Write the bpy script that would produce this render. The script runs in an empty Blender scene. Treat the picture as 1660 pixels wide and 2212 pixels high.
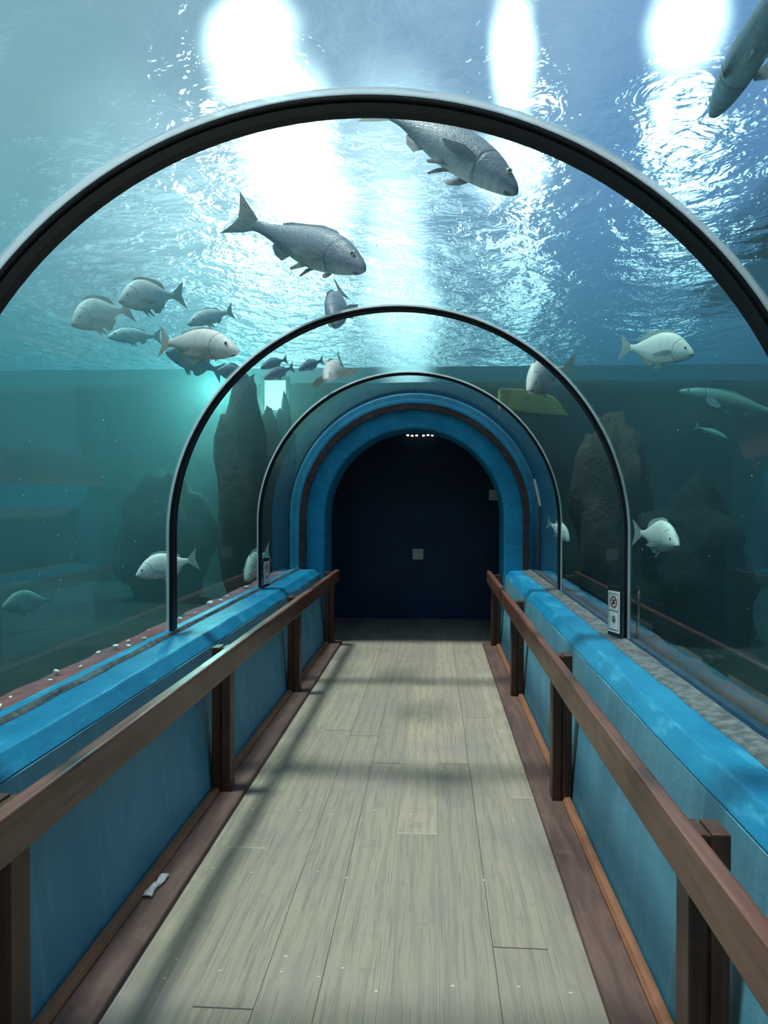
import bpy, math, random
from mathutils import Vector, Matrix
random.seed(7)
sc = bpy.context.scene
COL = sc.collection
PI = math.pi

# ------------------------------------------------------------------ camera
H = 1.5
F, YAW, PITCH, ROLL = 1640.0, 0.0654, -0.0165, 0.0021
CAMR = Matrix.Rotation(YAW, 3, 'Z') @ Matrix.Rotation(PI/2 + PITCH, 3, 'X') @ Matrix.Rotation(ROLL, 3, 'Z')
cd = bpy.data.cameras.new('camera'); cam = bpy.data.objects.new('camera', cd); COL.objects.link(cam)
cam.matrix_world = Matrix.Translation((0, 0, H)) @ CAMR.to_4x4()
cd.sensor_fit = 'HORIZONTAL'; cd.sensor_width = 36; cd.lens = 36*F/1660
cd.clip_start = .02; cd.clip_end = 200
sc.camera = cam

def ray(u, v):
    return CAMR @ Vector(((u-830)/F, -(v-1106)/F, -1))
def at(u, v, y):                       # the place seen at (u, v), y metres down the tunnel
    d = ray(u, v); return Vector((0, 0, H)) + d*(y/d.y)

# ------------------------------------------------------------------ node helpers
class NT:
    def __init__(s, tree): s.t = tree; s.t.nodes.clear()
    def n(s, kind, **kw):
        nd = s.t.nodes.new('ShaderNode'+kind)
        for k, v in kw.items():
            if hasattr(nd, k) and not k[0].isupper(): setattr(nd, k, v)
            else: s.set(nd.inputs[k], v)
        return nd
    def set(s, sock, v):
        if isinstance(v, bpy.types.NodeSocket): s.t.links.new(v, sock)
        elif isinstance(v, bpy.types.Node): s.t.links.new(v.outputs[0], sock)
        else:
            if sock.type == 'RGBA' and len(v) == 3: v = (*v, 1)
            sock.default_value = v
    def m(s, op, a, b=None, c=None, clamp=False):
        nd = s.t.nodes.new('ShaderNodeMath'); nd.operation = op; nd.use_clamp = clamp
        for i, v in enumerate((a, b, c)):
            if v is not None: s.set(nd.inputs[i], v)
        return nd.outputs[0]
    def mix(s, f, a, b, blend='MIX'):
        nd = s.t.nodes.new('ShaderNodeMix'); nd.data_type = 'RGBA'; nd.blend_type = blend
        s.set(nd.inputs[0], f); s.set(nd.inputs[6], a); s.set(nd.inputs[7], b)
        return nd.outputs[2]
    def ramp(s, f, lo, hi):
        nd = s.t.nodes.new('ShaderNodeMapRange'); nd.interpolation_type = 'SMOOTHSTEP'
        s.set(nd.inputs[0], f); s.set(nd.inputs[1], lo); s.set(nd.inputs[2], hi)
        return nd.outputs[0]
    def noise(s, vec, scale, detail=3, rough=.5, dist=0.0):
        nd = s.n('TexNoise', Scale=scale, Detail=detail, Roughness=rough, Distortion=dist)
        if vec is not None: s.set(nd.inputs['Vector'], vec)
        return nd.outputs[0]
    def mapping(s, vec, scale):
        nd = s.n('Mapping', Scale=scale); s.set(nd.inputs[0], vec); return nd.outputs[0]
    def xyz(s, vec):
        nd = s.n('SeparateXYZ'); s.set(nd.inputs[0], vec); return nd.outputs
    def bump(s, h, strength=.5, dist=.01):
        nd = s.n('Bump', Strength=strength, Distance=dist); s.set(nd.inputs['Height'], h); return nd.outputs[0]

def mat(name):
    m = bpy.data.materials.new(name); m.use_nodes = True
    return m, NT(m.node_tree)
def out(t, surf=None, vol=None):
    o = t.n('OutputMaterial')
    if surf is not None: t.set(o.inputs[0], surf)
    if vol is not None: t.set(o.inputs[1], vol)
def pbsdf(t, color, rough=.5, normal=None, spec=.5, metal=0.0):
    p = t.n('BsdfPrincipled')
    t.set(p.inputs['Base Color'], color); t.set(p.inputs['Roughness'], rough)
    p.inputs['Metallic'].default_value = metal; p.inputs['Specular IOR Level'].default_value = spec
    if normal is not None: t.set(p.inputs['Normal'], normal)
    return p.outputs[0]
def obj_co(t): return t.n('TexCoord').outputs['Object']

def simple(name, col, rough=.5, var=.15, scale=8, bump=.0, spec=.4, stretch=(1, 1, 1), col2=None, bscale=60):
    m, t = mat(name)
    co = t.mapping(obj_co(t), stretch)
    n = t.noise(co, scale, 5, .6)
    c2 = col2 or tuple(c*(1-var*2) for c in col)
    c = t.mix(t.ramp(n, .35, .68), c2, col)
    nm = None
    if bump: nm = t.bump(t.noise(co, bscale, 3), bump, .01)
    out(t, pbsdf(t, c, rough, nm, spec)); return m

# ------------------------------------------------------------------ mesh helpers
class MB:
    def __init__(s): s.v = []; s.f = []; s.mi = []
    def add(s, vs, fs, mi=0):
        b = len(s.v); s.v += [tuple(p) for p in vs]
        for f in fs: s.f.append(tuple(b+i for i in f)); s.mi.append(mi)
    def box(s, x0, x1, y0, y1, z0, z1, mi=0, M=None):
        vs = [Vector((x, y, z)) for x in (x0, x1) for y in (y0, y1) for z in (z0, z1)]
        if M: vs = [M @ p for p in vs]
        s.add(vs, [(0,1,3,2),(4,6,7,5),(0,4,5,1),(2,3,7,6),(0,2,6,4),(1,5,7,3)], mi)
    def prism(s, prof, y0, y1, mi=0, closed=True, capmi=None):   # profile in (x, z), run along y
        n = len(prof)
        vs = [(x, y0, z) for x, z in prof] + [(x, y1, z) for x, z in prof]
        m = n if closed else n-1
        s.add(vs, [(i, (i+1) % n, n+(i+1) % n, n+i) for i in range(m)], mi)
        if closed:
            b = len(s.v)-2*n
            s.f.append(tuple(b+i for i in range(n))[::-1]); s.mi.append(mi)
            s.f.append(tuple(b+n+i for i in range(n))); s.mi.append(mi)
    def shell(s, pin, pout, y0, y1, mi_in=0, mi_out=0, mi_edge=None):   # solid band between two open profiles
        n = len(pin); me = mi_out if mi_edge is None else mi_edge
        vs = [(x, y, z) for p in (pin, pout) for y in (y0, y1) for x, z in p]
        b = len(s.v); s.v += vs
        def q(*f):
            return tuple(b+i for i in f)
        for i in range(n-1):
            s.f.append(q(i, n+i, n+i+1, i+1)); s.mi.append(mi_in)
            s.f.append(q(2*n+i, 2*n+i+1, 3*n+i+1, 3*n+i)); s.mi.append(mi_out)
            s.f.append(q(i, i+1, 2*n+i+1, 2*n+i)); s.mi.append(me)
            s.f.append(q(n+i, 3*n+i, 3*n+i+1, n+i+1)); s.mi.append(me)
        for i in (0, n-1):
            f = q(i, 2*n+i, 3*n+i, n+i)
            s.f.append(f if i == 0 else f[::-1]); s.mi.append(me)
    def tube(s, pts, r, seg=8, mi=0):
        pts = [Vector(p) for p in pts]; b = len(s.v); n = len(pts)
        for i, p in enumerate(pts):
            d = (pts[min(i+1, n-1)]-pts[max(i-1, 0)]).normalized()
            a = d.orthogonal().normalized(); c = d.cross(a)
            rr = r[i] if isinstance(r, (list, tuple)) else r
            for k in range(seg):
                th = 2*PI*k/seg; s.v.append(tuple(p+rr*(a*math.cos(th)+c*math.sin(th))))
        for i in range(n-1):
            for k in range(seg):
                s.f.append((b+i*seg+k, b+i*seg+(k+1) % seg, b+(i+1)*seg+(k+1) % seg, b+(i+1)*seg+k)); s.mi.append(mi)
        s.f.append(tuple(b+k for k in range(seg))[::-1]); s.mi.append(mi)
        s.f.append(tuple(b+(n-1)*seg+k for k in range(seg))); s.mi.append(mi)
    def ball(s, c, r, mi=0, nu=10, nv=6):
        c = Vector(c); r = Vector(r if isinstance(r, (list, tuple, Vector)) else (r, r, r)); b = len(s.v)
        s.v.append(tuple(c+Vector((0, 0, r.z))))
        for j in range(1, nv):
            for i in range(nu):
                a, p = 2*PI*i/nu, PI*j/nv
                s.v.append((c.x+r.x*math.sin(p)*math.cos(a), c.y+r.y*math.sin(p)*math.sin(a), c.z+r.z*math.cos(p)))
        s.v.append(tuple(c-Vector((0, 0, r.z)))); e = len(s.v)-1
        for i in range(nu):
            s.f.append((b, b+1+i, b+1+(i+1) % nu)); s.mi.append(mi)
            k = b+1+(nv-2)*nu
            s.f.append((e, k+(i+1) % nu, k+i)); s.mi.append(mi)
        for j in range(nv-2):
            for i in range(nu):
                a = b+1+j*nu
                s.f.append((a+i, a+nu+i, a+nu+(i+1) % nu, a+(i+1) % nu)); s.mi.append(mi)
    def build(s, name, mats, parent=None, smooth=None, bevel=0, segs=2):
        me = bpy.data.meshes.new(name); me.from_pydata(s.v, [], s.f)
        for m in (mats if isinstance(mats, (list, tuple)) else [mats]): me.materials.append(m)
        for p, i in zip(me.polygons, s.mi): p.material_index = i
        import bmesh
        bm = bmesh.new(); bm.from_mesh(me)
        bmesh.ops.recalc_face_normals(bm, faces=bm.faces)
        bm.to_mesh(me); bm.free()
        if smooth is not None:
            for p in me.polygons: p.use_smooth = True
            me.set_sharp_from_angle(angle=math.radians(smooth))
        o = bpy.data.objects.new(name, me); COL.objects.link(o)
        if parent: o.parent = parent
        if bevel:
            b = o.modifiers.new('bevel', 'BEVEL'); b.width = bevel; b.segments = segs; b.limit_method = 'ANGLE'
        return o

def tag(o, label, cat, group=None, kind=None):
    o['label'] = label; o['category'] = cat
    if group: o['group'] = group
    if kind: o['kind'] = kind
    return o
def empty(name, loc, label, cat, group=None, M=None):
    o = bpy.data.objects.new(name, None); COL.objects.link(o); o.empty_display_size = .05
    if M: o.matrix_world = M
    else: o.location = loc
    return tag(o, label, cat, group)

# ------------------------------------------------------------------ dimensions
XC, R, ZC, ZB = -0.2079, 1.2113, 1.3045, 0.765
YR = [1.956, 4.031, 6.106]
YE, YP, YW = 7.88, 8.46, 9.56
Y0 = -2.6
RO, RI = 1.1195, .931
TX, TY0, TY1, ZS, ZF = 6.6, -3.4, 11.2, 3.45, .25      # tank

def horseshoe(r, zb, n=72, xc=XC):
    p = [(xc-r, zb), (xc-r, zb+(ZC-zb)*.5)]
    p += [(xc-r*math.cos(PI*i/n), ZC+r*math.sin(PI*i/n)) for i in range(n+1)]
    return p + [(xc+r, zb+(ZC-zb)*.5), (xc+r, zb)]

# ------------------------------------------------------------------ materials
# floor boards
def floor_mat():
    m, t = mat('weathered_boards'); co = obj_co(t); x, y, z = t.xyz(co)
    W = .1822
    bx = t.m('DIVIDE', t.m('ADD', x, 10.0), W); idx = t.m('FLOOR', bx); fx = t.m('FRACT', bx)
    wn = t.n('TexWhiteNoise', noise_dimensions='1D'); t.set(wn.inputs['W'], idx); rnd = wn.outputs[0]
    yy = t.m('ADD', t.m('DIVIDE', y, 2.7), rnd); idy = t.m('FLOOR', yy); fy = t.m('FRACT', yy)
    wn2 = t.n('TexWhiteNoise', noise_dimensions='2D'); cb = t.n('CombineXYZ'); t.set(cb.inputs[0], idx); t.set(cb.inputs[1], idy)
    t.set(wn2.inputs['Vector'], cb.outputs[0]); tone = wn2.outputs[0]
    off = t.n('CombineXYZ'); t.set(off.inputs[1], t.m('MULTIPLY', tone, 37.0)); t.set(off.inputs[0], t.m('MULTIPLY', tone, 3.0))
    va = t.n('VectorMath', operation='ADD'); t.set(va.inputs[0], co); t.set(va.inputs[1], off.outputs[0])
    grain = t.noise(t.mapping(va.outputs[0], (95, 2.6, 1)), 1, 6, .62, 1.2)
    wav = t.n('TexWave', wave_type='BANDS', bands_direction='X', Scale=5, Distortion=9, Detail=3)
    t.set(wav.inputs['Vector'], t.mapping(va.outputs[0], (1, .16, 1)))
    blot = t.noise(co, 1.7, 5, .6)
    c = t.mix(tone, (.315, .275, .20), (.235, .21, .165))
    c = t.mix(t.m('MULTIPLY', t.ramp(blot, .45, .75), .6), c, (.205, .18, .185))
    c = t.mix(t.m('MULTIPLY', t.ramp(grain, .47, .70), .62), c, (.12, .112, .11))
    c = t.mix(t.m('MULTIPLY', t.ramp(wav.outputs['Fac'], .6, .95), .3), c, (.15, .14, .13))
    c = t.mix(t.m('MULTIPLY', t.ramp(t.noise(va.outputs[0], 9, 3), .60, .70), .55), c, (.19, .185, .15))
    # long dark worn track and dirt next to the kerbs
    edge = t.m('MULTIPLY', t.ramp(t.m('ABSOLUTE', t.m('ADD', x, .224)), .60, .76), t.ramp(t.noise(co, 5, 4), .35, .62))
    c = t.mix(t.m('MULTIPLY', edge, .5), c, (.16, .135, .13))
    gx = t.m('LESS_THAN', t.m('ABSOLUTE', t.m('SUBTRACT', fx, .5)), .4925)
    gy = t.m('LESS_THAN', t.m('ABSOLUTE', t.m('SUBTRACT', fy, .5)), .4988)
    gap = t.m('MULTIPLY', gx, gy)
    light = t.m('GREATER_THAN', rnd, .42)
    gcol = t.mix(light, (.06, .05, .045), (.38, .35, .27))
    c = t.mix(gap, gcol, c)
    h = t.m('ADD', t.m('MULTIPLY', gap, .8), t.m('MULTIPLY', grain, .25))
    out(t, pbsdf(t, c, .62, t.bump(h, .25, .003), .3)); return m
M_floor = floor_mat()
M_nail = simple('nail_head', (.46, .44, .36), .5)
def wood(name, c1, c2, rough=.35, stretch=(40, 1.5, 40), spec=.5):
    m, t = mat(name); co = t.mapping(obj_co(t), stretch)
    n = t.noise(co, 1, 5, .6, .6); w = t.noise(obj_co(t), 7, 4, .6)
    c = t.mix(t.ramp(n, .35, .7), c1, c2)
    c = t.mix(t.m('MULTIPLY', t.ramp(w, .55, .75), .35), c, tuple(min(1, k*1.7) for k in c2))
    r = t.m('MULTIPLY_ADD', w, .3, rough-.15)
    out(t, pbsdf(t, c, r, t.bump(n, .12, .004), spec)); return m
M_rail = wood('varnished_brown_timber', (.095, .036, .022), (.175, .070, .044), .36)
M_post = wood('dark_brown_timber', (.05, .023, .016), (.085, .038, .026), .45, (40, 40, 1.5), .3)
M_kerb = wood('dusty_red_brown_plank', (.07, .04, .036), (.125, .072, .06), .6, (18, 2, 18), .3)
M_kerbstrip = wood('orange_brown_strip', (.20, .085, .048), (.29, .125, .065), .6, (18, 2, 18), .3)

def blue_paint(name, c1, c2, rough, bump, streak=False):
    m, t = mat(name); co = obj_co(t)
    n = t.noise(co, 3.2, 5, .6); f = t.noise(co, 130, 3, .6); lump = t.noise(co, 26, 3, .5)
    c = t.mix(t.ramp(n, .3, .7), c1, c2)
    if streak:
        s = t.noise(t.mapping(co, (4, 12, .8)), 1.6, 5, .6)
        c = t.mix(t.m('MULTIPLY', t.ramp(s, .5, .78), .4), c, (.25, .44, .50))
    else:
        s = t.noise(t.mapping(co, (9, 2.2, 9)), 1.5, 5, .65)
        c = t.mix(t.m('MULTIPLY', t.ramp(s, .54, .70), .6), c, (.06, .36, .54))
        c = t.mix(t.m('MULTIPLY', t.ramp(s, .44, .30), .6), c, (.006, .10, .22))
    h = t.m('ADD', t.m('MULTIPLY', f, .5), lump)
    out(t, pbsdf(t, c, rough, t.bump(h, bump, .006), .25)); return m
M_ledge = blue_paint('glossy_blue_paint', (.006, .15, .29), (.010, .205, .37), .4, .5)
M_wall = blue_paint('teal_blue_wall_paint', (.075, .25, .36), (.11, .31, .42), .55, .3, True)
M_arch = blue_paint('rough_blue_arch_paint', (.010, .20, .37), (.016, .27, .46), .55, .6)
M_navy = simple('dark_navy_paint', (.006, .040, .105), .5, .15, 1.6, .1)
M_seal = simple('grey_sealant', (.15, .165, .17), .5, .3, 22, .3, col2=(.06, .065, .07))
M_brownseal = simple('brown_sealant', (.055, .035, .034), .55, .25, 14, .3)
M_rib = simple('black_rubber', (.008, .009, .012), .5, .1, 30, .05)
M_rib2 = simple('dark_grey_rubber', (.022, .025, .032), .4, .1, 30, .05)
M_bead, t = mat('clear_white_sealant')
tl = t.n('BsdfTranslucent', Color=(.85, .92, .95)); tp = t.n('BsdfTransparent', Color=(.9, .95, 1)); df = pbsdf(t, (.8, .86, .9), .3)
mx = t.n('MixShader', Fac=.5); t.set(mx.inputs[1], tl.outputs[0]); t.set(mx.inputs[2], tp.outputs[0])
mx2 = t.n('MixShader', Fac=.35); t.set(mx2.inputs[1], mx.outputs[0]); t.set(mx2.inputs[2], df); out(t, mx2.outputs[0])
M_white = simple('white_plastic', (.72, .73, .69), .45, .04, 8)
M_card = simple('white_card', (.80, .81, .79), .4, .02, 6)
M_ink = simple('black_ink', (.02, .02, .022), .5, .05)
M_red = simple('dark_red_ink', (.28, .035, .04), .5, .05)
M_rim = simple('red_brown_algae_rim', (.22, .062, .045), .8, .25, 12, .5, .2, col2=(.10, .04, .035))
M_shell = simple('pale_shell', (.78, .76, .62), .6, .15, 40)
def rock_mat(name, a, b, c_, sc_=2.0):
    m, t = mat(name); co = obj_co(t)
    n = t.noise(co, sc_, 6, .65); n2 = t.noise(co, sc_*4, 5, .6)
    c = t.mix(t.ramp(n, .38, .62), a, b); c = t.mix(t.m('MULTIPLY', t.ramp(n2, .5, .7), .7), c, c_)
    out(t, pbsdf(t, c, .9, t.bump(n2, .8, .05), .15)); return m
M_rock = rock_mat('brown_rock', (.06, .04, .033), (.10, .06, .045), (.04, .04, .032))
M_rockd = rock_mat('dark_green_rock', (.010, .016, .016), (.022, .023, .021), (.006, .010, .012))
M_tank = rock_mat('dark_teal_tank_wall', (.010, .026, .030), (.014, .028, .032), (.007, .016, .022), .8)
M_slab = simple('yellow_brown_slab', (.55, .44, .10), .8, .2, 3, .3, .1, col2=(.34, .26, .13))
M_conc = rock_mat('dark_concrete', (.06, .05, .05), (.085, .07, .065), (.045, .045, .05))

# acrylic: clear, mirror-like at grazing angles
M_acr, t = mat('clear_acrylic')
fr = t.n('Fresnel', IOR=1.49)
gl = t.n('BsdfGlossy', Roughness=.015); t.set(gl.inputs['Color'], (1, 1, 1))
tr = t.n('BsdfTransparent', Color=(.95, .985, .985))
mx = t.n('MixShader'); t.set(mx.inputs[0], fr.outputs[0]); t.set(mx.inputs[1], tr.outputs[0]); t.set(mx.inputs[2], gl.outputs[0])
out(t, mx.outputs[0])
M_acro, t = mat('acrylic_wet_side')
out(t, t.n('BsdfTransparent', Color=(.99, 1, 1)).outputs[0])

# water body and its rippled surface
M_water, t = mat('tank_water')
vs = t.n('VolumeScatter', Color=(.55, .86, .93), Density=.034, Anisotropy=.5)
va = t.n('VolumeAbsorption', Color=(.20, .74, .79), Density=.27)
ad = t.n('AddShader'); t.set(ad.inputs[0], vs.outputs[0]); t.set(ad.inputs[1], va.outputs[0])
out(t, None, ad.outputs[0])
M_surf, t = mat('rippled_water_surface')
co = obj_co(t)
big = t.noise(co, 1.3, 2, .5, .4); mid = t.noise(t.mapping(co, (1, .8, 1)), 5.0, 3, .55, .6); sm = t.noise(co, 15, 2, .5)
hh = t.m('ADD', t.m('ADD', t.m('MULTIPLY', big, 2.2), t.m('MULTIPLY', mid, 1.0)), t.m('MULTIPLY', sm, .22))
rf = t.n('BsdfRefraction', Roughness=.0, IOR=.945); t.set(rf.inputs['Color'], (.97, 1, 1)); wx = t.xyz(co)[0]; hh = t.m('MULTIPLY', hh, t.m('MULTIPLY_ADD', t.ramp(wx, -.4, .9), -.68, 1.0))
t.set(rf.inputs['Normal'], t.bump(hh, 1.0, .16))
tr = t.n('BsdfTransparent', Color=(.98, .985, 1))
mx = t.n('MixShader', Fac=.5); t.set(mx.inputs[1], tr.outputs[0]); t.set(mx.inputs[2], rf.outputs[0])
out(t, mx.outputs[0])

# ------------------------------------------------------------------ tunnel shell
FL, FR = -.9544, .5065               # board floor edges
WL, WR = -1.107, .670                # wall feet
b = MB(); b.box(WL-.02, WR+.02, Y0, YE+.1, -.12, 0, 0); b.box(XC-1.25, XC+1.25, YE+.1, YW+.02, -.12, 0, 0)
rows = [1.55, 1.62, 2.32, 2.40, 2.98, 3.60, 4.25, 4.90, 5.6, 6.3]
for ry in rows:
    for k in range(8):
        x = FL+.09+k*.1822+random.uniform(-.05, .05)
        if x > FR-.03 or random.random() < .25: continue
        yy = ry+random.uniform(-.04, .04); n = 8
        b.add([(x+.006*math.cos(2*PI*i/n), yy+.006*math.sin(2*PI*i/n), .0015) for i in range(n)]+[(x+.007*math.cos(2*PI*i/n), yy+.007*math.sin(2*PI*i/n), -.002) for i in range(n)],
              [tuple(range(n))]+[(i, (i+1) % n, n+(i+1) % n, n+i) for i in range(n)], 1)
fl = b.build('floor', [M_floor, M_nail]); tag(fl, 'weathered grey-green timber board walkway floor', 'floor', kind='structure')

ZL = .77
def side(sgn):
    left = sgn < 0
    foot = WL if left else WR
    low = -1.188 if left else .742
    ctop = -1.245 if left else .792
    bo = -1.388 if left else .907
    acr = XC+sgn*R
    nm = 'left' if left else 'right'
    w = MB(); w.prism([(foot, -.1), (low, .7105), (acr+sgn*.08, .7105), (acr+sgn*.08, -.1)], Y0, YE+.02)
    o = w.build('wall_'+nm, M_wall)
    tag(o, f'blue painted low wall under the {nm} ledge behind the handrail', 'wall', kind='structure')
    rt = empty('ledge', (0, 0, 0), 'glossy blue ledge with chamfered edge along the %s' % ('left wall, half shaded' if left else 'right wall, brightly lit'), 'ledge', 'blue ledges below the tank panes')
    l = MB()
    prof = [(low, .712), (ctop, ZL), (bo, ZL), (acr+sgn*.08, ZL-.004), (acr+sgn*.08, .7125), (low-sgn*-.02, .7125)]
    n = 60; ys = [Y0+(YE+.02-Y0)*i/n for i in range(n+1)]
    np_ = len(prof)
    vs = []
    for i, yv in enumerate(ys):
        for k, (px, pz) in enumerate(prof):
            j = .004 if k in (0, 1) else 0
            vs.append((px+random.uniform(-j, j)*.8, yv, pz+random.uniform(-j, j)*(.5 if k else 0)))
    fs = [(i*np_+k, i*np_+(k+1) % np_, (i+1)*np_+(k+1) % np_, (i+1)*np_+k) for i in range(n) for k in range(np_)]
    fs += [tuple(range(np_))[::-1], tuple(n*np_+k for k in range(np_))]
    l.add(vs, fs)
    l.build('slab', M_ledge, rt, smooth=25, bevel=.006)
    s = MB()
    ns = 90; prev = None
    vs = []; fs = []
    a, c = bo, acr-sgn*.012
    for i in range(ns+1):
        yv = Y0+(YE-Y0)*i/ns; jw = random.uniform(-.006, .006); jz = random.uniform(0, .004)
        vs += [(a+jw, yv, ZL+.001), (a+jw+sgn*.006, yv, ZL+.006+jz), ((a+c)/2, yv, ZL+.009+jz), (c, yv, ZL+.016+jz), (c+sgn*.012, yv, ZL+.001)]
    for i in range(ns):
        for k in range(4):
            fs.append((i*5+k, i*5+k+1, i*5+5+k+1, i*5+5+k))
    s.add(vs, fs); s.build('sealant_strip', M_seal, rt, smooth=40)
    # kerb board along the foot of the wall
    edge = FL if left else FR
    k = MB(); st = foot-sgn*.036
    k.prism([(edge, .0005), (edge, .018), (edge+sgn*.006, .024), (st, .024), (st, .0005)], Y0, YE, 0)
    k.prism([(st+sgn*.002, .0005), (st+sgn*.002, .026), (st+sgn*.012, .042), (foot-sgn*-.002, .046), (foot, .0005)], Y0, YE, 1)
    o = k.build('baseboard_'+nm, [M_kerb, M_kerbstrip], smooth=30, bevel=.002)
    tag(o, f'dark red-brown kerb board along the {nm} edge of the floor', 'kerb', kind='structure')
    # rim of the tank outside the pane
    r_ = MB(); a = acr+sgn*.085
    vs = []; fs = []; n = 70
    for i in range(n+1):
        yv = Y0+(YE-Y0)*i/n
        vs += [(a, yv, .2), (a, yv, .748+random.uniform(-.006, .006)), (a+sgn*(.16+random.uniform(-.02, .02)), yv, .735+random.uniform(-.01, .01)), (a+sgn*.30, yv, .6), (a+sgn*.34, yv, .2)]
    for i in range(n):
        for k2 in range(5): fs.append((i*5+k2, i*5+(k2+1) % 5, i*5+5+(k2+1) % 5, i*5+5+k2))
    fs += [(0, 1, 2, 3, 4), tuple(n*5+k2 for k2 in (4, 3, 2, 1, 0))]
    r_.add(vs, fs)
    o = r_.build('trim_3' if left else 'trim_4', M_rim if left else M_rock, smooth=30)
    tag(o, 'reddish algae-covered rim outside the left pane' if left else 'brown algae-covered rim outside the right pane', 'tank rim', kind='structure')
    # handrail with posts
    hr = empty('handrail', (0, 0, 0), 'brown timber handrail on posts along the %s' % ('left side of the walkway' if left else 'right side of the walkway'), 'handrail', 'handrails beside the walkway')
    po = -1.0207 if left else .585
    th = .05 if left else .043
    rl = MB(); x0, x1 = sorted((po-sgn*.001, po-sgn*th))
    joints = [Y0, 5.1, 7.8]
    for ja, jb in zip(joints, joints[1:]): rl.box(x0, x1, ja+.0015, jb-.0015, .658, .776)
    rl.build('rail', M_rail, hr, smooth=30, bevel=.009, segs=3)
    for i in range(-2, 3):
        yp = 3.7905+1.9828*i
        p = MB()
        for q in (0, 1):                           # two boards with a dark groove between
            xa = po+sgn*(.0+.052*q); xb = xa+sgn*.042
            xa, xb = sorted((xa, xb)); p.box(xa, xb, yp-.045, yp+.045, .024, .752 if left else .738)
        xa, xb = sorted((po+sgn*.035, po+sgn*.06)); p.box(xa, xb, yp-.034, yp+.034, .024, .745 if left else .731)
        p.build('post', M_post, hr, bevel=.003)
side(-1); side(1)

# acrylic panes
edges = [Y0, *YR, YE-.005]
for i in range(4):
    p = MB(); p.shell(horseshoe(R, ZB), horseshoe(R+.05, ZB), edges[i]+.004, edges[i+1]-.004, 0, 1, 1)
    o = p.build(f'window_{i+1}', [M_acr, M_acro], smooth=40)
    tag(o, ['nearest clear acrylic vault pane over the walkway', 'clear acrylic vault pane between the first and second dark ribs',
            'clear acrylic vault pane between the second and third dark ribs', 'farthest clear acrylic vault pane next to the blue arch'][i], 'acrylic pane', kind='structure')
# ribs over the joints
rl = ['thick black joint rib arching across the top, nearest to the viewer', 'middle black joint rib arching over the walkway, sign at its right foot', 'farthest thin black joint rib, just before the blue arch']
for i, yr in enumerate(YR):
    rt = empty('tunnel_rib', (XC, yr, ZL+.018), rl[i], 'joint rib', 'joint ribs of the vault')
    def rel(mb):
        mb.v = [(x-XC, y-yr, z-ZL-.018) for x, y, z in mb.v]; return mb
    p = MB(); p.shell(horseshoe(R-.012, ZL+.018), horseshoe(R-.001, ZL+.018), yr-.052, yr+.052); rel(p).build('seal_strip', M_rib, rt, smooth=40)
    p = MB(); p.shell(horseshoe(R-.017, ZL+.018), horseshoe(R-.011, ZL+.018), yr-.036, yr+.006); rel(p).build('centre_band', M_rib2, rt, smooth=40)
    p = MB(); pin = horseshoe(R-.005, ZL+.018); po_ = horseshoe(R-.0005, ZL+.018)
    p.shell(pin, po_, yr-.077, yr-.0525)
    p.v = [(x, y-(random.uniform(0, .006) if y < yr-.06 else 0), z) for x, y, z in p.v]
    rel(p).build('sealant_bead', M_bead, rt, smooth=40)

# blue arch portal, its brown seal, dark vault and end wall
def arch_prof(r, zb): return horseshoe(r, zb)
p = MB(); p.shell(arch_prof(RI, 0), arch_prof(1.30, 0), YE, YP, 0, 0, 0)
tag(p.build('trim_1', M_arch, smooth=40, bevel=.02, segs=3), 'blue painted rounded arch at the end of the walkway', 'arch', kind='structure')
p = MB(); p.shell(arch_prof(RO+.003, ZL), arch_prof(R-.022, ZL), YE-.05, YE-.001)
p.v = [(x+random.uniform(-.004, .004), y+random.uniform(-.004, 0), z) for x, y, z in p.v]
tag(p.build('trim_2', M_brownseal, smooth=40), 'dark brown sealant ring around the blue arch', 'seal', kind='structure')
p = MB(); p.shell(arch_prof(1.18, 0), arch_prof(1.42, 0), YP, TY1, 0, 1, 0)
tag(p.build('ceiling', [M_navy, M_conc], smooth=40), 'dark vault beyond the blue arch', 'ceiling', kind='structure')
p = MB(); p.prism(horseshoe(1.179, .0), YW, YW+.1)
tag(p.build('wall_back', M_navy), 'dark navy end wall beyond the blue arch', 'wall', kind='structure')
p = MB(); p.prism(horseshoe(R+.045, -.1), Y0-.1, Y0-.001)
tag(p.build('wall_front', M_navy), 'dark navy wall at the near end of the walkway', 'wall', kind='structure')

def plate(u0, v0, u1, v1, y, label):
    a, c = at(u0, v0, y), at(u1, v1, y); mx_, mz = (a.x+c.x)/2, (a.z+c.z)/2; w, h = (c.x-a.x)/2, (a.z-c.z)/2
    rt = empty('wall_plate', (mx_, YW, mz), label, 'wall plate', 'plates on the dark end wall')
    p = MB(); p.box(-w, w, -.012, 0, -h, h); p.build('cover', M_white, rt, bevel=.004)
    p = MB(); p.box(-w*.7, w*.7, -.016, -.011, -h*.7, h*.7); p.build('panel', simple('plate_panel', (.66, .67, .60), .5, .05), rt, bevel=.003)
plate(892, 1185.5, 915, 1208.5, YW, 'square white plate in the middle of the dark end wall')
plate(1057, 1058, 1078, 1081, YW, 'square white plate half hidden by right side of blue arch')
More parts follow.
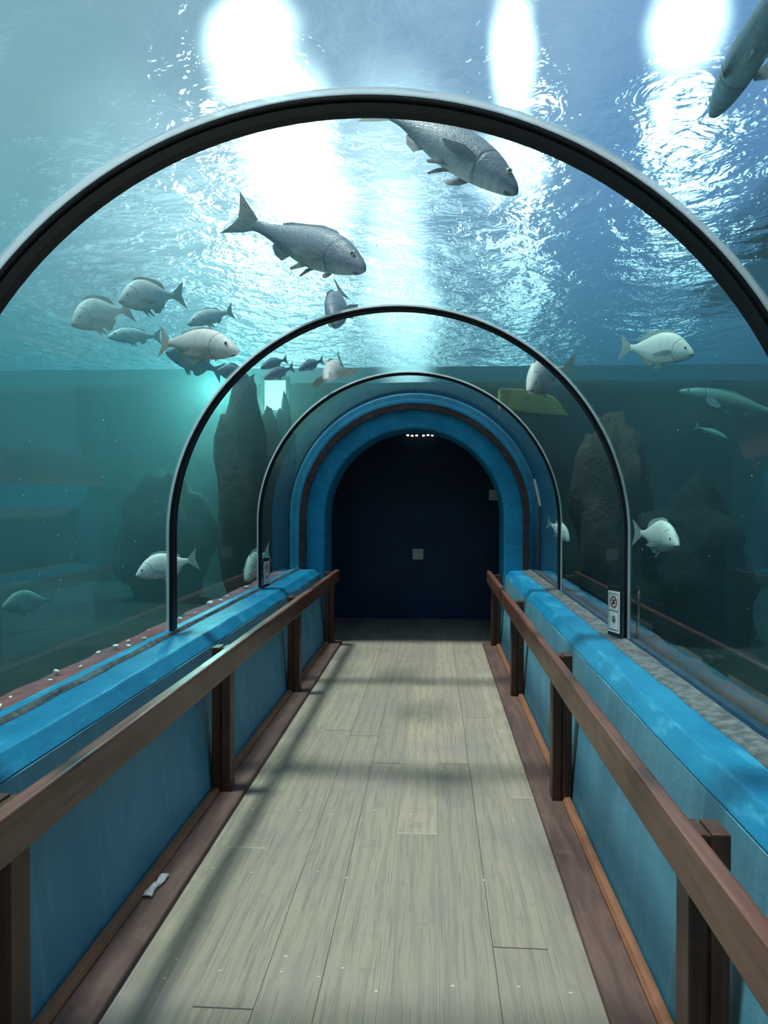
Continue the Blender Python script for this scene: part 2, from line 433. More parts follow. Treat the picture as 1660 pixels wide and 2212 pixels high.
# added glowing balls stand in for two reflection glints under the vault
M_glint, t = mat('glint_glow'); out(t, t.n('Emission', Color=(1, .93, .72), Strength=1.6).outputs[0])
for u, lab in ((891, 'left one of two tiny glowing stand-ins for reflection glints inside the arch'), (925, 'right one of two tiny glowing stand-ins for reflection glints inside the arch')):
    c = at(u, 940.5, YW-.12)
    rt = empty('reflection_glint', (c.x, c.y, c.z), lab, 'glint', 'glowing stand-ins for glints above the end wall')
    p = MB(); p.box(-.085, .085, -.02, .10, .012, .03); p.build('glint_backing', M_rib, rt)
    for k in (-1, 0, 1):
        p = MB(); p.ball((k*.055, 0, random.uniform(-.008, .004)), (.018, .012, .012)); p.build('glint_ball', M_glint, rt, smooth=60)

# ------------------------------------------------------------------ the tank
def slab_box(name, a, m, label, cat):
    p = MB(); p.box(*a); tag(p.build(name, m), label, cat, kind='structure')
def bumpy_wall(name, P, U, V, nu, nv, amp, m, label, seed):
    rnd = random.Random(seed); P, U, V = Vector(P), Vector(U), Vector(V); N = U.cross(V).normalized()
    from mathutils import noise as mn
    vs = []; fs = []
    for j in range(nv+1):
        for i in range(nu+1):
            q = P+U*(i/nu)+V*(j/nv)
            d = mn.fractal(q*.55+Vector((seed, 0, 0)), 1.0, 2.0, 4)*amp
            vs.append(q+N*d)
    for j in range(nv):
        for i in range(nu): fs.append((j*(nu+1)+i, j*(nu+1)+i+1, (j+1)*(nu+1)+i+1, (j+1)*(nu+1)+i))
    n = len(vs)
    p = MB(); p.add(vs, fs); o = p.build(name, m, smooth=60)
    s = o.modifiers.new('thick', 'SOLIDIFY'); s.thickness = .2; s.offset = 1
    tag(o, label, 'tank wall', kind='structure')
bumpy_wall('wall_tank_left', (-TX-.3, TY0, ZF-.2), (0, TY1-TY0, 0), (0, 0, ZS+.25-ZF), 60, 20, .25, M_tank, 'dark teal tank wall far left behind the water', 3)
bumpy_wall('wall_tank_right', (TX+.3, TY0, ZF-.2), (0, TY1-TY0, 0), (0, 0, ZS+.25-ZF), 60, 20, .25, M_tank, 'dark teal tank wall far right behind the water', 9)
bumpy_wall('wall_tank_back', (-TX-.6, TY1+.3, ZF-.2), (2*TX+1.2, 0, 0), (0, 0, ZS+.02-ZF), 70, 20, .22, M_rockd, 'dark green rock wall at the far end of the tank', 5)
slab_box('wall_tank_front', (-TX, TX, TY0-.2, TY0, ZF-.2, ZS+.3), M_tank, 'dark tank wall behind the viewer', 'tank wall')
p = MB(); p.box(-TX, XC-R-.38, TY0, TY1, ZF-.2, ZF); p.box(XC+R+.38, TX, TY0, TY1, ZF-.2, ZF)
tag(p.build('floor_tank', M_rockd), 'dark green bed of the tank beside the walkway', 'tank floor', kind='structure')

slab_box('shade_panel_right', (3.7, TX, TY0, TY1+.2, 5.0, 5.1), M_navy, 'unseen dark panel added to shade the far right side of the tank', 'shade panel')  # out of view, added only to shade the water on the right
# water volume: everything in the tank around the tunnel
p = MB(); hs = horseshoe(R+.055, .775)
ax = XC-R-.09, XC+R+.09
prof = [(-TX+.001, ZF+.001), (ax[0]-.40, ZF+.001), (ax[0]-.40, .775), *hs, (ax[1]+.40, .775), (ax[1]+.40, ZF+.001), (TX-.001, ZF+.001), (TX-.001, ZS+.03), (-TX+.001, ZS+.03)]
p.prism(prof, TY0+.01, YE-.06)
# beyond the panes the water goes on round the solid vault
w = p.build('water', M_water); tag(w, 'hazy blue-green tank water around the vault', 'water', kind='stuff')
p = MB(); hs2 = horseshoe(1.425, ZF+.001)
prof = [(-TX+.001, ZF+.001), *hs2, (TX-.001, ZF+.001), (TX-.001, ZS+.03), (-TX+.001, ZS+.03)]
p.prism(prof, YE-.058, TY1-.01)
w2 = p.build('water', M_water); tag(w2, 'hazy dark tank water beyond the last pane around the solid vault', 'water', kind='stuff')
p = MB(); p.add([(-TX, TY0, ZS), (TX, TY0, ZS), (TX, TY1, ZS), (-TX, TY1, ZS)], [(0, 1, 2, 3)])
s = p.build('water_surface', M_surf); tag(s, 'rippled bright water surface overhead seen from below', 'water surface', kind='stuff')

# ------------------------------------------------------------------ rocks
from mathutils import noise as mn
def rock(name, c, r, m, label, seed, amp=.25, cat='rock', group='rocks in the tank', freq=1.6):
    nu, nv = 36, 22; vs = []; fs = []
    b = MB(); b.ball((0, 0, 0), (1, 1, 1), 0, nu, nv)
    R_ = Vector(r); v2 = []
    for x, y, z in b.v:
        q = Vector((x, y, z)); d = 1+amp*mn.fractal(q*freq+Vector((seed*3.1, seed, 0)), .9, 2.1, 5)
        v2.append((q.x*R_.x*d, q.y*R_.y*d, q.z*R_.z*d))
    b.v = v2; o = b.build(name, m, smooth=70); o.location = c
    tag(o, label, cat, group); return o
c = at(522, 1110, 8.9); rock('rock', (c.x, c.y, 1.55), (.30, .35, 1.35), M_rock, 'tall brown rock pillar left of the blue arch', 1, .3)
c = at(548, 900, 10.65); rock('rock', (c.x, c.y, 1.62), (.30, .28, 1.36), M_rockd, 'dark peaked rock silhouetted in front of the bright window', 2, .3)
c = at(612, 930, 10.3); rock('rock', (c.x, c.y, 1.45), (.20, .22, 1.22), M_rockd, 'low dark rock right of the peaked silhouetted rock', 4, .35)
c = at(640, 1000, 9.6); rock('rock', (c.x-.45, c.y+.08, 1.4), (.36, .2, 1.1), M_rock, 'brown rock mass close to left side of the blue arch', 5, .3)
c = at(1320, 1060, 8.8); rock('rock', (c.x, c.y, 1.3), (.42, .5, 1.15), M_rock, 'brown rock pillar right of the blue arch', 7, .3)
c = at(1490, 1150, 7.0); rock('rock', (c.x, c.y, .85), (.5, .5, .7), M_rockd, 'dark low rock behind the fish on the right', 8, .3)
c = at(390, 1150, 9.3); rock('rock', (c.x-.2, c.y, .9), (.6, .5, .8), M_rockd, 'dark low rock deep behind the left pane', 11, .3)
# yellow-brown slab hanging near the right rear
ys = 9.4
pts = [at(u, v, ys) for u, v in ((1080, 838), (1150, 842), (1196, 856), (1212, 872), (1218, 884), (1229, 898), (1190, 897), (1140, 892), (1082, 882))]
p = MB(); n = len(pts); p.add([q for q in pts]+[q+Vector((0, .3, .0)) for q in pts], [tuple(range(n)), tuple(range(2*n-1, n-1, -1))]+[(i, (i+1) % n, n+(i+1) % n, n+i) for i in range(n)])
tag(p.build('slab', M_slab, bevel=.01), 'yellow-brown slab in the water above right of the arch', 'slab')
# daylit window in the far end of the tank
M_day, t = mat('daylight_glass')
out(t, t.n('Emission', Color=(.80, 1, .82), Strength=3.2).outputs[0])
for (u0, v0, u1, v1, lab) in ((572, 822, 618, 886, 'small bright daylit window glowing beside the peaked rock'),):
    yy = 10.75; a, c = at(u0, v0, yy), at(u1, v1, yy)
    rt = empty('daylight_window', ((a.x+c.x)/2, yy, c.z), lab, 'window', None)
    w_, h_ = (c.x-a.x)/2, a.z-c.z
    p = MB(); p.box(-w_, w_, 0, .02, 0, h_); p.build('pane', M_day, rt)
    p = MB()
    for q in ((-w_-.05, -w_, -.05, h_+.05), (w_, w_+.05, -.05, h_+.05), (-w_, w_, -.05, 0), (-w_, w_, h_, h_+.05)): p.box(q[0], q[1], -.02, .04, q[2], q[3])
    p.build('frame', M_rockd, rt)

for (u, v, yy, pw, rd) in ((462, 838, 10.5, 420, .16), (520, 866, 10.3, 130, .10), (596, 872, 10.55, 40, .05)):
    ld = bpy.data.lights.new('tank_lamp', 'POINT'); lo = bpy.data.objects.new('tank_lamp', ld); COL.objects.link(lo)
    ld.energy = pw; ld.color = (.72, 1, .82); ld.shadow_soft_size = rd; lo.location = at(u, v, yy)
# ------------------------------------------------------------------ fish
def fish_mat(name, side, back, belly, rough=.45, speck=.0):
    m, t = mat(name); co = obj_co(t); x, y, z = t.xyz(co)
    n = t.noise(co, 7, 4, .6); sc_ = t.n('TexVoronoi', Scale=58.0, feature='DISTANCE_TO_EDGE'); t.set(sc_.inputs['Vector'], co)
    zz = t.m('MULTIPLY_ADD', t.m('SUBTRACT', n, .5), .09, z)
    c = t.mix(t.ramp(zz, .0, .13), side, back); c = t.mix(t.ramp(zz, -.03, -.12), c, belly)
    st = t.noise(t.mapping(co, (9, 1, 2)), 2.2, 3, .5, .3)
    c = t.mix(t.m('MULTIPLY', t.ramp(st, .5, .68), .35), c, tuple(k*.72 for k in side))
    c = t.mix(t.m('MULTIPLY', t.ramp(sc_.outputs[0], .14, .0), .3), c, tuple(k*.5 for k in side))
    # gill-cover edge and cheek line
    dx = t.m('SUBTRACT', x, .372); dz = t.m('ADD', z, .035)
    rr = t.m('SQRT', t.m('ADD', t.m('MULTIPLY', dx, dx), t.m('MULTIPLY', t.m('MULTIPLY', dz, dz), .62)))
    g = t.m('MULTIPLY', t.ramp(t.m('ABSOLUTE', t.m('SUBTRACT', rr, .125)), .012, .003), t.m('LESS_THAN', x, .335))
    g2 = t.m('MULTIPLY', t.ramp(t.m('ABSOLUTE', t.m('SUBTRACT', rr, .075)), .009, .002), t.m('LESS_THAN', x, .355))
    c = t.mix(t.m('MULTIPLY', t.m('MAXIMUM', g, t.m('MULTIPLY', g2, .45)), .5), c, tuple(k*.25 for k in side))
    # mouth line
    mo = t.m('MULTIPLY', t.ramp(t.m('ABSOLUTE', t.m('ADD', z, t.m('MULTIPLY_ADD', t.m('SUBTRACT', .5, x), .25, .066))), .008, .002), t.m('GREATER_THAN', x, .44))
    c = t.mix(t.m('MULTIPLY', mo, .85), c, (.03, .03, .03))
    hgt = t.m('ADD', t.ramp(sc_.outputs[0], .0, .12), t.m('MULTIPLY', g, -3.0))
    out(t, pbsdf(t, c, rough, t.bump(hgt, .25, .006), .5)); return m
M_pale = fish_mat('pale_silver_scales', (.84, .90, .84), (.82, .86, .78), (.86, .92, .86))
M_grey = fish_mat('grey_silver_scales', (.66, .68, .66), (.80, .77, .72), (.62, .66, .64))
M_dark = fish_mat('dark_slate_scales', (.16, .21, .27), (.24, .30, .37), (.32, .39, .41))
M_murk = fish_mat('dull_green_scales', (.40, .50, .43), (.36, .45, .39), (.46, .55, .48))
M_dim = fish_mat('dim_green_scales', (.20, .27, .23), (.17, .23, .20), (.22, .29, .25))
def fin_mat(name, c1, c2):
    m, t = mat(name); co = obj_co(t)
    n = t.noise(t.mapping(co, (14, 14, 45)), 1.0, 3); c = t.mix(t.ramp(n, .35, .65), c1, c2)
    tl = t.n('BsdfTranslucent'); t.set(tl.inputs[0], c)
    mx = t.n('MixShader', Fac=.35); t.set(mx.inputs[1], pbsdf(t, c, .5)); t.set(mx.inputs[2], tl.outputs[0])
    out(t, mx.outputs[0]); return m
M_finp = fin_mat('pale_fin', (.50, .60, .58), (.66, .74, .70)); M_find = fin_mat('dusky_fin', (.24, .28, .30), (.36, .40, .40)); M_fing = fin_mat('tan_grey_fin', (.48, .48, .44), (.62, .60, .54))
M_eye = simple('black_pupil', (.008, .009, .01), .1, .05, spec=.8); M_iris = simple('silver_iris', (.36, .40, .34), .25, .1)

BREAM = dict(top=[(.5, -.055), (.485, -.025), (.455, .015), (.40, .075), (.32, .145), (.22, .195), (.12, .212), (.02, .20), (-.1, .15), (-.2, .092), (-.28, .05), (-.345, .043)],
             bot=[(.5, -.068), (.485, -.092), (.455, -.108), (.40, -.13), (.32, -.158), (.22, -.18), (.12, -.186), (.02, -.178), (-.1, -.14), (-.2, -.088), (-.28, -.046), (-.345, -.042)],
             wid=[(.5, .012), (.485, .026), (.455, .042), (.40, .062), (.32, .08), (.22, .09), (.12, .09), (.02, .082), (-.1, .062), (-.2, .038), (-.28, .02), (-.345, .012)],
             dorsal=[(.26, .172), (.2, .235), (.08, .25), (-.04, .225), (-.12, .21), (-.20, .165), (-.235, .10), (-.22, .07), (0, .15)],
             anal=[(.0, -.165), (-.04, -.225), (-.11, -.22), (-.19, -.135), (-.215, -.09), (-.2, -.07), (-.05, -.12)],
             tail=[(-.33, .035), (-.39, .085), (-.50, .185), (-.475, .09), (-.455, .0), (-.475, -.09), (-.50, -.185), (-.39, -.085), (-.33, -.035)],
             pelvic=[(.17, -.165), (.13, -.185), (.04, -.265), (.02, -.262), (.06, -.19), (.09, -.165)], pect=.20, eye=(.395, .012, .021))
STEEN = dict(top=[(.5, -.035), (.485, -.012), (.455, .012), (.40, .045), (.32, .085), (.22, .112), (.12, .122), (.02, .116), (-.1, .092), (-.2, .062), (-.28, .04), (-.345, .034)],
             bot=[(.5, -.045), (.485, -.062), (.455, -.076), (.40, -.09), (.32, -.105), (.22, -.116), (.12, -.12), (.02, -.112), (-.1, -.085), (-.2, -.055), (-.28, -.036), (-.345, -.034)],
             wid=[(.5, .012), (.485, .024), (.455, .038), (.40, .054), (.32, .068), (.22, .076), (.12, .076), (.02, .07), (-.1, .052), (-.2, .033), (-.28, .018), (-.345, .011)],
             dorsal=[(.24, .10), (.18, .13), (.06, .14), (-.06, .118), (-.15, .10), (-.2, .075), (-.19, .055), (0, .09)],
             anal=[(-.06, -.09), (-.1, -.135), (-.16, -.115), (-.2, -.07), (-.19, -.05), (-.1, -.07)],
             tail=[(-.33, .028), (-.39, .07), (-.50, .145), (-.465, .06), (-.45, .0), (-.465, -.06), (-.50, -.13), (-.39, -.07), (-.33, -.028)],
             pelvic=[(.15, -.11), (.11, -.12), (.03, -.175), (.015, -.168), (.05, -.12), (.08, -.105)], pect=.17, eye=(.405, .012, .018))
SLIM = dict(top=[(.5, -.03), (.49, -.016), (.46, .002), (.40, .028), (.32, .055), (.22, .075), (.12, .083), (.02, .08), (-.1, .066), (-.2, .047), (-.28, .034), (-.345, .03)],
            bot=[(.5, -.036), (.49, -.047), (.46, -.058), (.40, -.072), (.32, -.084), (.22, -.092), (.12, -.093), (.02, -.086), (-.1, -.066), (-.2, -.044), (-.28, -.031), (-.345, -.028)],
            wid=[(.5, .010), (.49, .02), (.46, .034), (.40, .05), (.32, .062), (.22, .07), (.12, .072), (.02, .066), (-.1, .05), (-.2, .032), (-.28, .018), (-.345, .011)],
            dorsal=[(.2, .07), (.14, .10), (.02, .102), (-.08, .082), (-.16, .066), (-.2, .045), (-.1, .05), (.05, .06)],
            anal=[(-.1, -.06), (-.14, -.095), (-.185, -.085), (-.215, -.04), (-.15, -.04)],
            tail=[(-.33, .024), (-.39, .06), (-.50, .135), (-.465, .05), (-.45, .0), (-.465, -.05), (-.50, -.12), (-.39, -.06), (-.33, -.024)],
            pelvic=[(.13, -.085), (.09, -.092), (-.0, -.135), (-.012, -.128), (.03, -.09), (.07, -.08)], pect=.15, eye=(.42, .0, .014))
def interp(pts, x):
    pts = sorted(pts)
    n = len(pts)
    for i in range(n-1):
        (x0, y0), (x1, y1) = pts[i], pts[i+1]
        if x <= x1 or i == n-2:
            m0 = ((y1-pts[i-1][1])/(x1-pts[i-1][0])) if i > 0 else (y1-y0)/(x1-x0)
            m1 = ((pts[i+2][1]-y0)/(pts[i+2][0]-x0)) if i < n-2 else (y1-y0)/(x1-x0)
            h = x1-x0; s = min(max((x-x0)/h, 0), 1)
            return (2*s**3-3*s**2+1)*y0+(s**3-2*s**2+s)*h*m0+(-2*s**3+3*s**2)*y1+(s**3-s**2)*h*m1
def fin_solid(b, pts, thick, f, mi):
    """a fin as a thin lens: the outline fanned round its middle, thick at the root"""
    n = len(pts); cx = sum(p[0] for p in pts)/n; cz = sum(p[1] for p in pts)/n
    vs = [f(x, 0, z) for x, z in pts]+[f(cx, thick, cz), f(cx, -thick, cz)]
    fs = [(i, (i+1) % n, n) for i in range(n)]+[((i+1) % n, i, n+1) for i in range(n)]
    b.add(vs, fs, mi)
def fish(kind, head, tail, label, mats, bend=0.0, roll=0.0, spread=.5, paired=True, group='fish in the tank'):
    head, tail = Vector(head), Vector(tail); L = (head-tail).length
    X = (head-tail)/L; Z = Vector((0, 0, 1)); Z = (Z-X*Z.dot(X)).normalized(); Y = Z.cross(X)
    Rm = Matrix((X, Y, Z)).transposed() @ Matrix.Rotation(roll, 3, 'X')
    mid = (head+tail)/2
    def bd(x, y, z):
        s = min(.12, x)-.12; return (x, y+bend*s*s, z)
    b = MB(); ns, nr = 44, 28
    xs = [.5-.845*(i/ns)**1.25 for i in range(ns+1)]
    for x in xs:
        tp, bt, w = interp(kind['top'], x), interp(kind['bot'], x), interp(kind['wid'], x)
        zc_, hh_ = (tp+bt)/2, (tp-bt)/2
        for k in range(nr):
            th = 2*PI*k/nr; s_, c_ = math.sin(th), math.cos(th)
            b.v.append(bd(x, w*math.copysign(abs(s_)**.95, s_)*(1-.12*c_), zc_+hh_*math.copysign(abs(c_)**.92, c_)))
    for i in range(ns):
        for k in range(nr):
            b.f.append((i*nr+k, i*nr+(k+1) % nr, (i+1)*nr+(k+1) % nr, (i+1)*nr+k)); b.mi.append(0)
    b.f.append(tuple(range(nr))); b.mi.append(0); b.f.append(tuple(ns*nr+k for k in range(nr))[::-1]); b.mi.append(0)
    for nm in ('dorsal', 'anal', 'tail'): fin_solid(b, kind[nm], .007, bd, 1)
    if paired:
        for s in (-1, 1):
            wv = interp(kind['wid'], .12)*.45
            fin_solid(b, kind['pelvic'], .005, lambda x, y, z: bd(x, y+s*(wv*.6+(.12-x)*.25), z), 1)
            pl = kind['pect']; w0 = interp(kind['wid'], .23)*.93; zz = -.045
            pp = [(.235, zz+.02), (.235-pl*.45, zz+.035), (.235-pl, zz-.005), (.235-pl*.8, zz-.035), (.235-pl*.35, zz-.045), (.235, zz-.02)]
            fin_solid(b, pp, .004, lambda x, y, z: bd(x, y+s*(w0+.004+(.235-x)*spread), z-(.235-x)*.25), 1)
    o = b.build('fish', mats, smooth=50)
    o.matrix_world = Matrix.Translation(mid) @ Rm.to_4x4() @ Matrix.Diagonal((L, L, L, 1))
    tag(o, label, 'fish', group)
    ex, ez, er = kind['eye']
    for s in (-1, 1):
        w0 = interp(kind['wid'], ex); e = MB()
        e.ball((ex, s*w0*.89, ez), (er, er*.32, er), 1, 14, 8); e.ball((ex+.001, s*(w0*.89+er*.13), ez), (er*.6, er*.25, er*.6), 0, 12, 8)
        eo = e.build('eye', [M_eye, M_iris], smooth=60); eo.parent = o
    return o
def F2(kind, h, t_, label, mats, **k):
    return fish(kind, at(*h), at(*t_), label, mats, **k)
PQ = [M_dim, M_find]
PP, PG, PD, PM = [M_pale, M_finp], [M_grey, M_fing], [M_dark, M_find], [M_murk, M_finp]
F2(BREAM, (292, 1236, 4.75), (426, 1206, 4.95), 'pale silver bream behind the left foot of the middle rib, facing left', PP, bend=.2)
F2(BREAM, (531, 1247, 6.90), (569, 1190, 7.49), 'small greenish bream behind the left foot of the farthest rib', PM, bend=.3)
F2(BREAM, (4, 1304, 6.72), (118, 1296, 7.20), 'murky green bream at far left edge low in the water', PQ)
F2(BREAM, (1502, 755, 4.7), (1342, 752, 5.0), 'large pale bream at upper right, facing right', PP, bend=-.15)
F2(BREAM, (1142, 832, 5.6), (1196, 795, 6.15), 'pale stout bream above the yellow-brown slab, turning left', PP, bend=.8)
F2(BREAM, (1467, 1168, 4.75), (1384, 1150, 5.25), 'pale bream right of the middle rib low down, facing right', PP, bend=-.3)
F2(BREAM, (1231, 1165, 7.35), (1190, 1128, 7.7), 'small pale bream behind the right leg of the farthest rib', PP, bend=-.3)
F2(STEEN, (516, 748, 4.0), (335, 738, 4.35), 'grey silver fish with tan tail in front of the shoal, facing right', PG, bend=.1)
F2(BREAM, (255, 640, 5.95), (388, 640, 6.48), 'pale fish highest in the left shoal, facing left', PG, bend=.3)
F2(BREAM, (152, 690, 6.01), (278, 668, 6.57), 'stout dull fish leftmost in the left shoal', PG, bend=.2)
F2(STEEN, (404, 695, 6.53), (506, 672, 6.99), 'dim fish at the right top of the left shoal, facing left', PG)
F2(STEEN, (233, 722, 7.04), (350, 728, 7.55), 'pale fish just left of the tan-tailed grey fish, facing left', PG)
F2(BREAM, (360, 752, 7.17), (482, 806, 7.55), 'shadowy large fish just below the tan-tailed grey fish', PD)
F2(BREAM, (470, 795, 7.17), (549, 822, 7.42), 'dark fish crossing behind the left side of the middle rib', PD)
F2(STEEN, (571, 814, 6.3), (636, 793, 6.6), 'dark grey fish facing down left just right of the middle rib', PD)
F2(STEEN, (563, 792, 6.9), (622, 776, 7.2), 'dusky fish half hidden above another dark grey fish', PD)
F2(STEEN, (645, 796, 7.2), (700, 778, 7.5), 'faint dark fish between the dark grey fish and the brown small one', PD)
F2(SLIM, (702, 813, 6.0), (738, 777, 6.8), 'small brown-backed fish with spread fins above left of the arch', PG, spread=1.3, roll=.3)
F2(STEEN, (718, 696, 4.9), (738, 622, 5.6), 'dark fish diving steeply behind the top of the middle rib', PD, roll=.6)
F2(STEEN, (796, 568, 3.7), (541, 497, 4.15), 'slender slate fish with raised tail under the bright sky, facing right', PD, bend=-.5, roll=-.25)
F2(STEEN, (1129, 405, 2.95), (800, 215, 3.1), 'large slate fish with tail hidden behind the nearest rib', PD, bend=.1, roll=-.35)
F2(SLIM, (1470, 838, 8.78), (1700, 900, 8.51), 'long murky green fish at the right edge', PQ, bend=.2)
F2(SLIM, (1575, 946, 9.10), (1500, 920, 9.36), 'faint slim fish below the long murky fish on the right', PQ)
F2(SLIM, (1538, 240, 3.3), (1800, -200, 2.45), 'big dark blue fish shape crossing the top right corner', PD, bend=.1)

# specks drifting in the water
p = MB()
for _ in range(260):
    u, v = random.uniform(-100, 900), random.uniform(500, 1350)
    if random.random() < .35: u = random.uniform(1250, 1700)
    yy = random.uniform(2.2, 5.5); q = at(u, v, yy)
    if (Vector((q.x-XC, 0, max(q.z-ZC, 0)))).length < R+.15 or q.z < .8 or q.z > ZS-.1: continue
    p.ball(q, random.uniform(.0012, .0032)*(.5+yy*.2), 0, 6, 4)
tag(p.build('suspended_specks', M_shell, smooth=60), 'tiny white specks drifting in the water', 'specks', kind='stuff')
# shell bits lying on the rim behind the left pane
i = 0
proto = None
for yy in [2.55, 2.62, 2.75, 3.0, 3.12, 3.3, 3.55, 3.72, 3.78, 3.85, 3.95, 4.2, 4.35, 4.6, 4.9, 5.3, 5.5, 5.7, 6.0, 6.15, 6.3, 6.6, 6.75]:
    if proto is None:
        b = MB(); b.ball((0, 0, 0), (1, .8, .6), 0, 9, 6)
        b.v = [(x*(1+random.uniform(-.2, .2)), y*(1+random.uniform(-.2, .2)), z*(1+random.uniform(-.2, .2))) for x, y, z in b.v]
        proto = o = b.build('shell_fragment', M_shell, smooth=40)
    else:
        o = proto.copy(); COL.objects.link(o)
    s = random.uniform(.006, .015)*(1 if random.random() < .8 else 1.6)
    o.location = (XC-R-.085-random.uniform(.03, .12), yy+random.uniform(-.04, .04), .752+s*.4); o.scale = (s, s, s); o.rotation_euler = (random.uniform(-.4, .4), random.uniform(-.4, .4), random.uniform(0, 6))
    tag(o, 'small pale shell fragment lying on the red rim behind the left pane', 'shell fragment', 'shell fragments on the red rim')

# ------------------------------------------------------------------ signs on the ribs
def disc(b, cx, cz, r0, r1, y, mi, n=24):
    vs = [(cx+r*math.cos(2*PI*i/n), y, cz+r*math.sin(2*PI*i/n)) for r in (r0, r1) for i in range(n)]
    vs += [(x, y+.0008, z) for x, _, z in vs]
    b.add(vs, [(i, (i+1) % n, n+(i+1) % n, n+i) for i in range(n)]+[(n+i, n+(i+1) % n, 3*n+(i+1) % n, 3*n+i) for i in range(n)], mi)
def sign(loc, rz, tilt, label, w=.105, h=.215):
    rt = empty('notice_sign', loc, label, 'sign', 'small notice signs at the rib feet'); rt.rotation_euler = (tilt, 0, rz)
    b = MB(); b.box(-w/2-.006, w/2+.006, .0, .006, -.02, h+.025); b.build('backing', M_rib2, rt)
    b = MB(); b.box(-w/2, w/2, -.003, .0, 0, h); cd_ = b.build('card', M_card, rt)
    b = MB(); y = -.0042
    x0, x1, z0, z1 = -w*.40, w*.40, h*.06, h*.94; g = .0012
    for q in ((x0, x1, z1-g, z1), (x0, x0+g, z0, z1), (x1-g, x1, z0, z1)): b.box(q[0], q[1], y, -.0031, q[2], q[3])
    b.box(x0, x1, y, -.0031, h*.52, h*.52+.003); b.box(x0, x1, y, -.0031, z0, z0+.003)
    b.build('border', M_ink, cd_)
    b = MB(); disc(b, 0, h*.74, .024, .031, y, 0)
    M = Matrix.Translation((0, 0, h*.74)) @ Matrix.Rotation(-PI/4, 4, 'Y'); b.box(-.026, .026, y, -.0031, -.003, .003, 0, M)
    b.build('prohibition_ring', M_red, cd_)
    b = MB(); b.ball((-.004, -.0034, h*.78), (.007, .0012, .007), 0); b.box(-.012, .004, -.0040, -.0031, h*.68, h*.76); b.box(.006, .016, -.0040, -.0031, h*.70, h*.73)
    b.build('figure', M_ink, cd_)
    b = MB(); disc(b, 0, h*.32, .016, .0185, y, 0); b.ball((0, -.0034, h*.355), (.005, .0012, .005)); b.box(-.006, .006, -.0040, -.0031, h*.26, h*.335); b.box(-.010, .010, -.0040, -.0031, h*.305, h*.32)
    b.build('round_pictogram', M_ink, cd_)
q = at(1350, 1382, YR[1]-.03)
sign((XC+R-.062, YR[1]-.012, ZL+.04), -PI/2+.35, 0, 'white notice with round pictograms at right foot of the middle rib')
sign((XC-R+.062, YR[2]-.012, ZL+.04), PI/2-.25, 0, 'white notice with pictograms at left foot of the farthest rib', .10, .185)
# narrow white sticker on the last pane
ang = math.asin(.30/1.2)
b = MB(); q = at(1159, 1057, 7.2)
M = Matrix.Translation((XC+(R-.006)*math.cos(.22), 7.2, ZC+(R-.006)*math.sin(.22))) @ Matrix.Rotation(-.22, 4, 'Y')
b.box(-.003, .001, -.05, .05, -.13, .13, 0, M); o = b.build('sticker', M_card)
tag(o, 'narrow white sticker strip on the last pane right of the arch', 'sticker')

# ------------------------------------------------------------------ crumpled clear plastic on the left kerb
M_plas, t = mat('clear_crumpled_plastic')
p1 = t.n('BsdfTransparent', Color=(.9, .9, .92)); p2 = pbsdf(t, (.75, .74, .76), .12, None, .9)
mx = t.n('MixShader', Fac=.55); t.set(mx.inputs[1], p1.outputs[0]); t.set(mx.inputs[2], p2); out(t, mx.outputs[0])
c = at(288, 1986, H*F/1e9+2.78)
b = MB(); nx, ny = 6, 16; vs = []
for j in range(ny+1):
    for i in range(nx+1):
        a = i/nx-.5; l = j/ny-.5
        wd = .040*(1-.25*math.sin(PI*(j/ny))) 
        vs.append((a*wd+.004*math.sin(l*9), l*.17, .006+.014*abs(math.cos(a*PI))*(.6+.4*math.sin(j*1.9))+random.uniform(-.003, .004)))
fs = [(j*(nx+1)+i, j*(nx+1)+i+1, (j+1)*(nx+1)+i+1, (j+1)*(nx+1)+i) for j in range(ny) for i in range(nx)]
b.add(vs, fs); o = b.build('plastic_wrapper', M_plas, smooth=35)
s = o.modifiers.new('thick', 'SOLIDIFY'); s.thickness = .0012
o.location = (-1.05, 2.80, .026); o.rotation_euler = (0, 0, -.08)
tag(o, 'crumpled clear plastic wrapper lying on the left kerb board', 'wrapper')

# ------------------------------------------------------------------ sky and sun
W = bpy.data.worlds.new('sky'); sc.world = W; W.use_nodes = True
t = NT(W.node_tree); dirv = t.n('TexCoord').outputs['Generated']
nz = t.n('TexNoise', Scale=2.2, Detail=4); t.set(nz.inputs['Vector'], dirv)
sub = t.n('VectorMath', operation='SUBTRACT'); t.set(sub.inputs[0], nz.outputs['Color']); sub.inputs[1].default_value = (.5, .5, .5)
scl = t.n('VectorMath', operation='SCALE'); t.set(scl.inputs[0], sub.outputs[0]); scl.inputs['Scale'].default_value = .16
ad = t.n('VectorMath', operation='ADD'); t.set(ad.inputs[0], dirv); t.set(ad.inputs[1], scl.outputs[0])
V = ad.outputs[0]
x, y, z = t.xyz(dirv)
cl = t.noise(dirv, 3.0, 5, .55, .3)
base = t.mix(t.ramp(x, -.5, .35), (.32, .47, .53), (.23, .36, .68))
base = t.mix(t.m('MULTIPLY', t.ramp(cl, .42, .70), .75), base, (.58, .70, .90))
base = t.mix(t.ramp(z, .36, .12), base, (.035, .115, .12))
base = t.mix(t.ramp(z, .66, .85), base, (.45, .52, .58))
base = t.mix(t.m('MULTIPLY', t.ramp(x, .10, .42), t.ramp(z, .52, .2)), base, (.045, .085, .15))
acc = None
def dot(a, b_):
    n_ = t.n('VectorMath', operation='DOT_PRODUCT'); t.set(n_.inputs[0], a); n_.inputs[1].default_value = tuple(b_); return n_.outputs['Value']
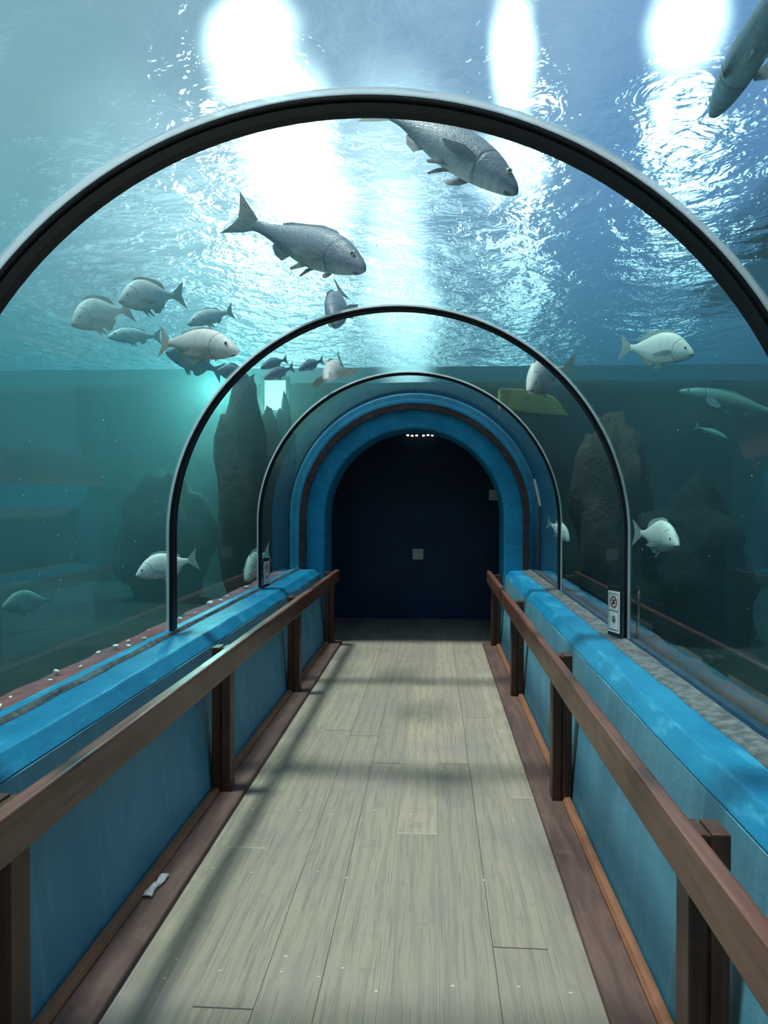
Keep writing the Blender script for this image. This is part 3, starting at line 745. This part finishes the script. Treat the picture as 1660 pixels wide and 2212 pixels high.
# breaks in the cloud: centre (u, v), half sizes in view angle, strength
for (u, v, sa, sb, st) in ((598, 95, .031, .040, 5), (575, 205, .02, .02, 2.5), (650, 335, .030, .060, 4), (712, 470, .028, .032, 3), (1102, 165, .017, .052, 5), (1085, 385, .03, .024, 3), (1502, 48, .027, .036, 5), (1440, 232, .010, .011, 4),
                           (850, 650, .028, .085, 2.4), (860, 370, .045, .06, 1.0), (600, 560, .10, .12, .5), (330, 380, .07, .08, .3)):
    d = ray(u, v).normalized(); e1 = d.cross(Vector((0, 0, 1))).normalized(); e2 = e1.cross(d)
    dd = dot(V, d); a_ = t.m('DIVIDE', dot(V, e1), dd); b_ = t.m('DIVIDE', dot(V, e2), dd)
    rr = t.m('ADD', t.m('POWER', t.m('DIVIDE', a_, sa), 2.0), t.m('POWER', t.m('DIVIDE', b_, sb), 2.0))
    f = t.m('MULTIPLY', t.m('MULTIPLY', t.m('POWER', t.ramp(rr, 4.6, .0), 2.2), st*1.25), t.m('GREATER_THAN', dd, 0.0))
    acc = f if acc is None else t.m('ADD', acc, f)
gl = t.mix(1.0, (0, 0, 0), (.92, 1, 1)); sca = t.n('VectorMath', operation='SCALE'); sca.inputs[0].default_value = (.93, 1, 1); t.set(sca.inputs['Scale'], acc)
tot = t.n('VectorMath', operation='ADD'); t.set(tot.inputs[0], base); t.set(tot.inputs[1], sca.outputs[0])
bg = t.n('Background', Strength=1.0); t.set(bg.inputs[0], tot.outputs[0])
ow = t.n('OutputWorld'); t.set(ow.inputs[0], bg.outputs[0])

sd = bpy.data.lights.new('sun', 'SUN'); so = bpy.data.objects.new('sun', sd); COL.objects.link(so)
sd.energy = 10.5; sd.angle = math.radians(7.5); sd.color = (1, .92, .82)
so.rotation_euler = Vector((.21, .06, -1)).to_track_quat('-Z', 'Y').to_euler(); so.location = (0, 0, 12)

# ------------------------------------------------------------------ render look
vw = sc.view_settings; vw.view_transform = 'Standard'; vw.look = 'None'; vw.exposure = 0; vw.gamma = 1
cy = sc.cycles
cy.use_denoising = True
cy.max_bounces = 6; cy.diffuse_bounces = 2; cy.glossy_bounces = 2; cy.transmission_bounces = 3; cy.volume_bounces = 1; cy.transparent_max_bounces = 12
cy.adaptive_threshold = .04
cy.sample_clamp_indirect = 6
cy.use_light_tree = False
for m_ in (M_glint, M_day): m_.cycles.emission_sampling = 'NONE'
W.cycles.sampling_method = 'MANUAL'; W.cycles.sample_map_resolution = 512
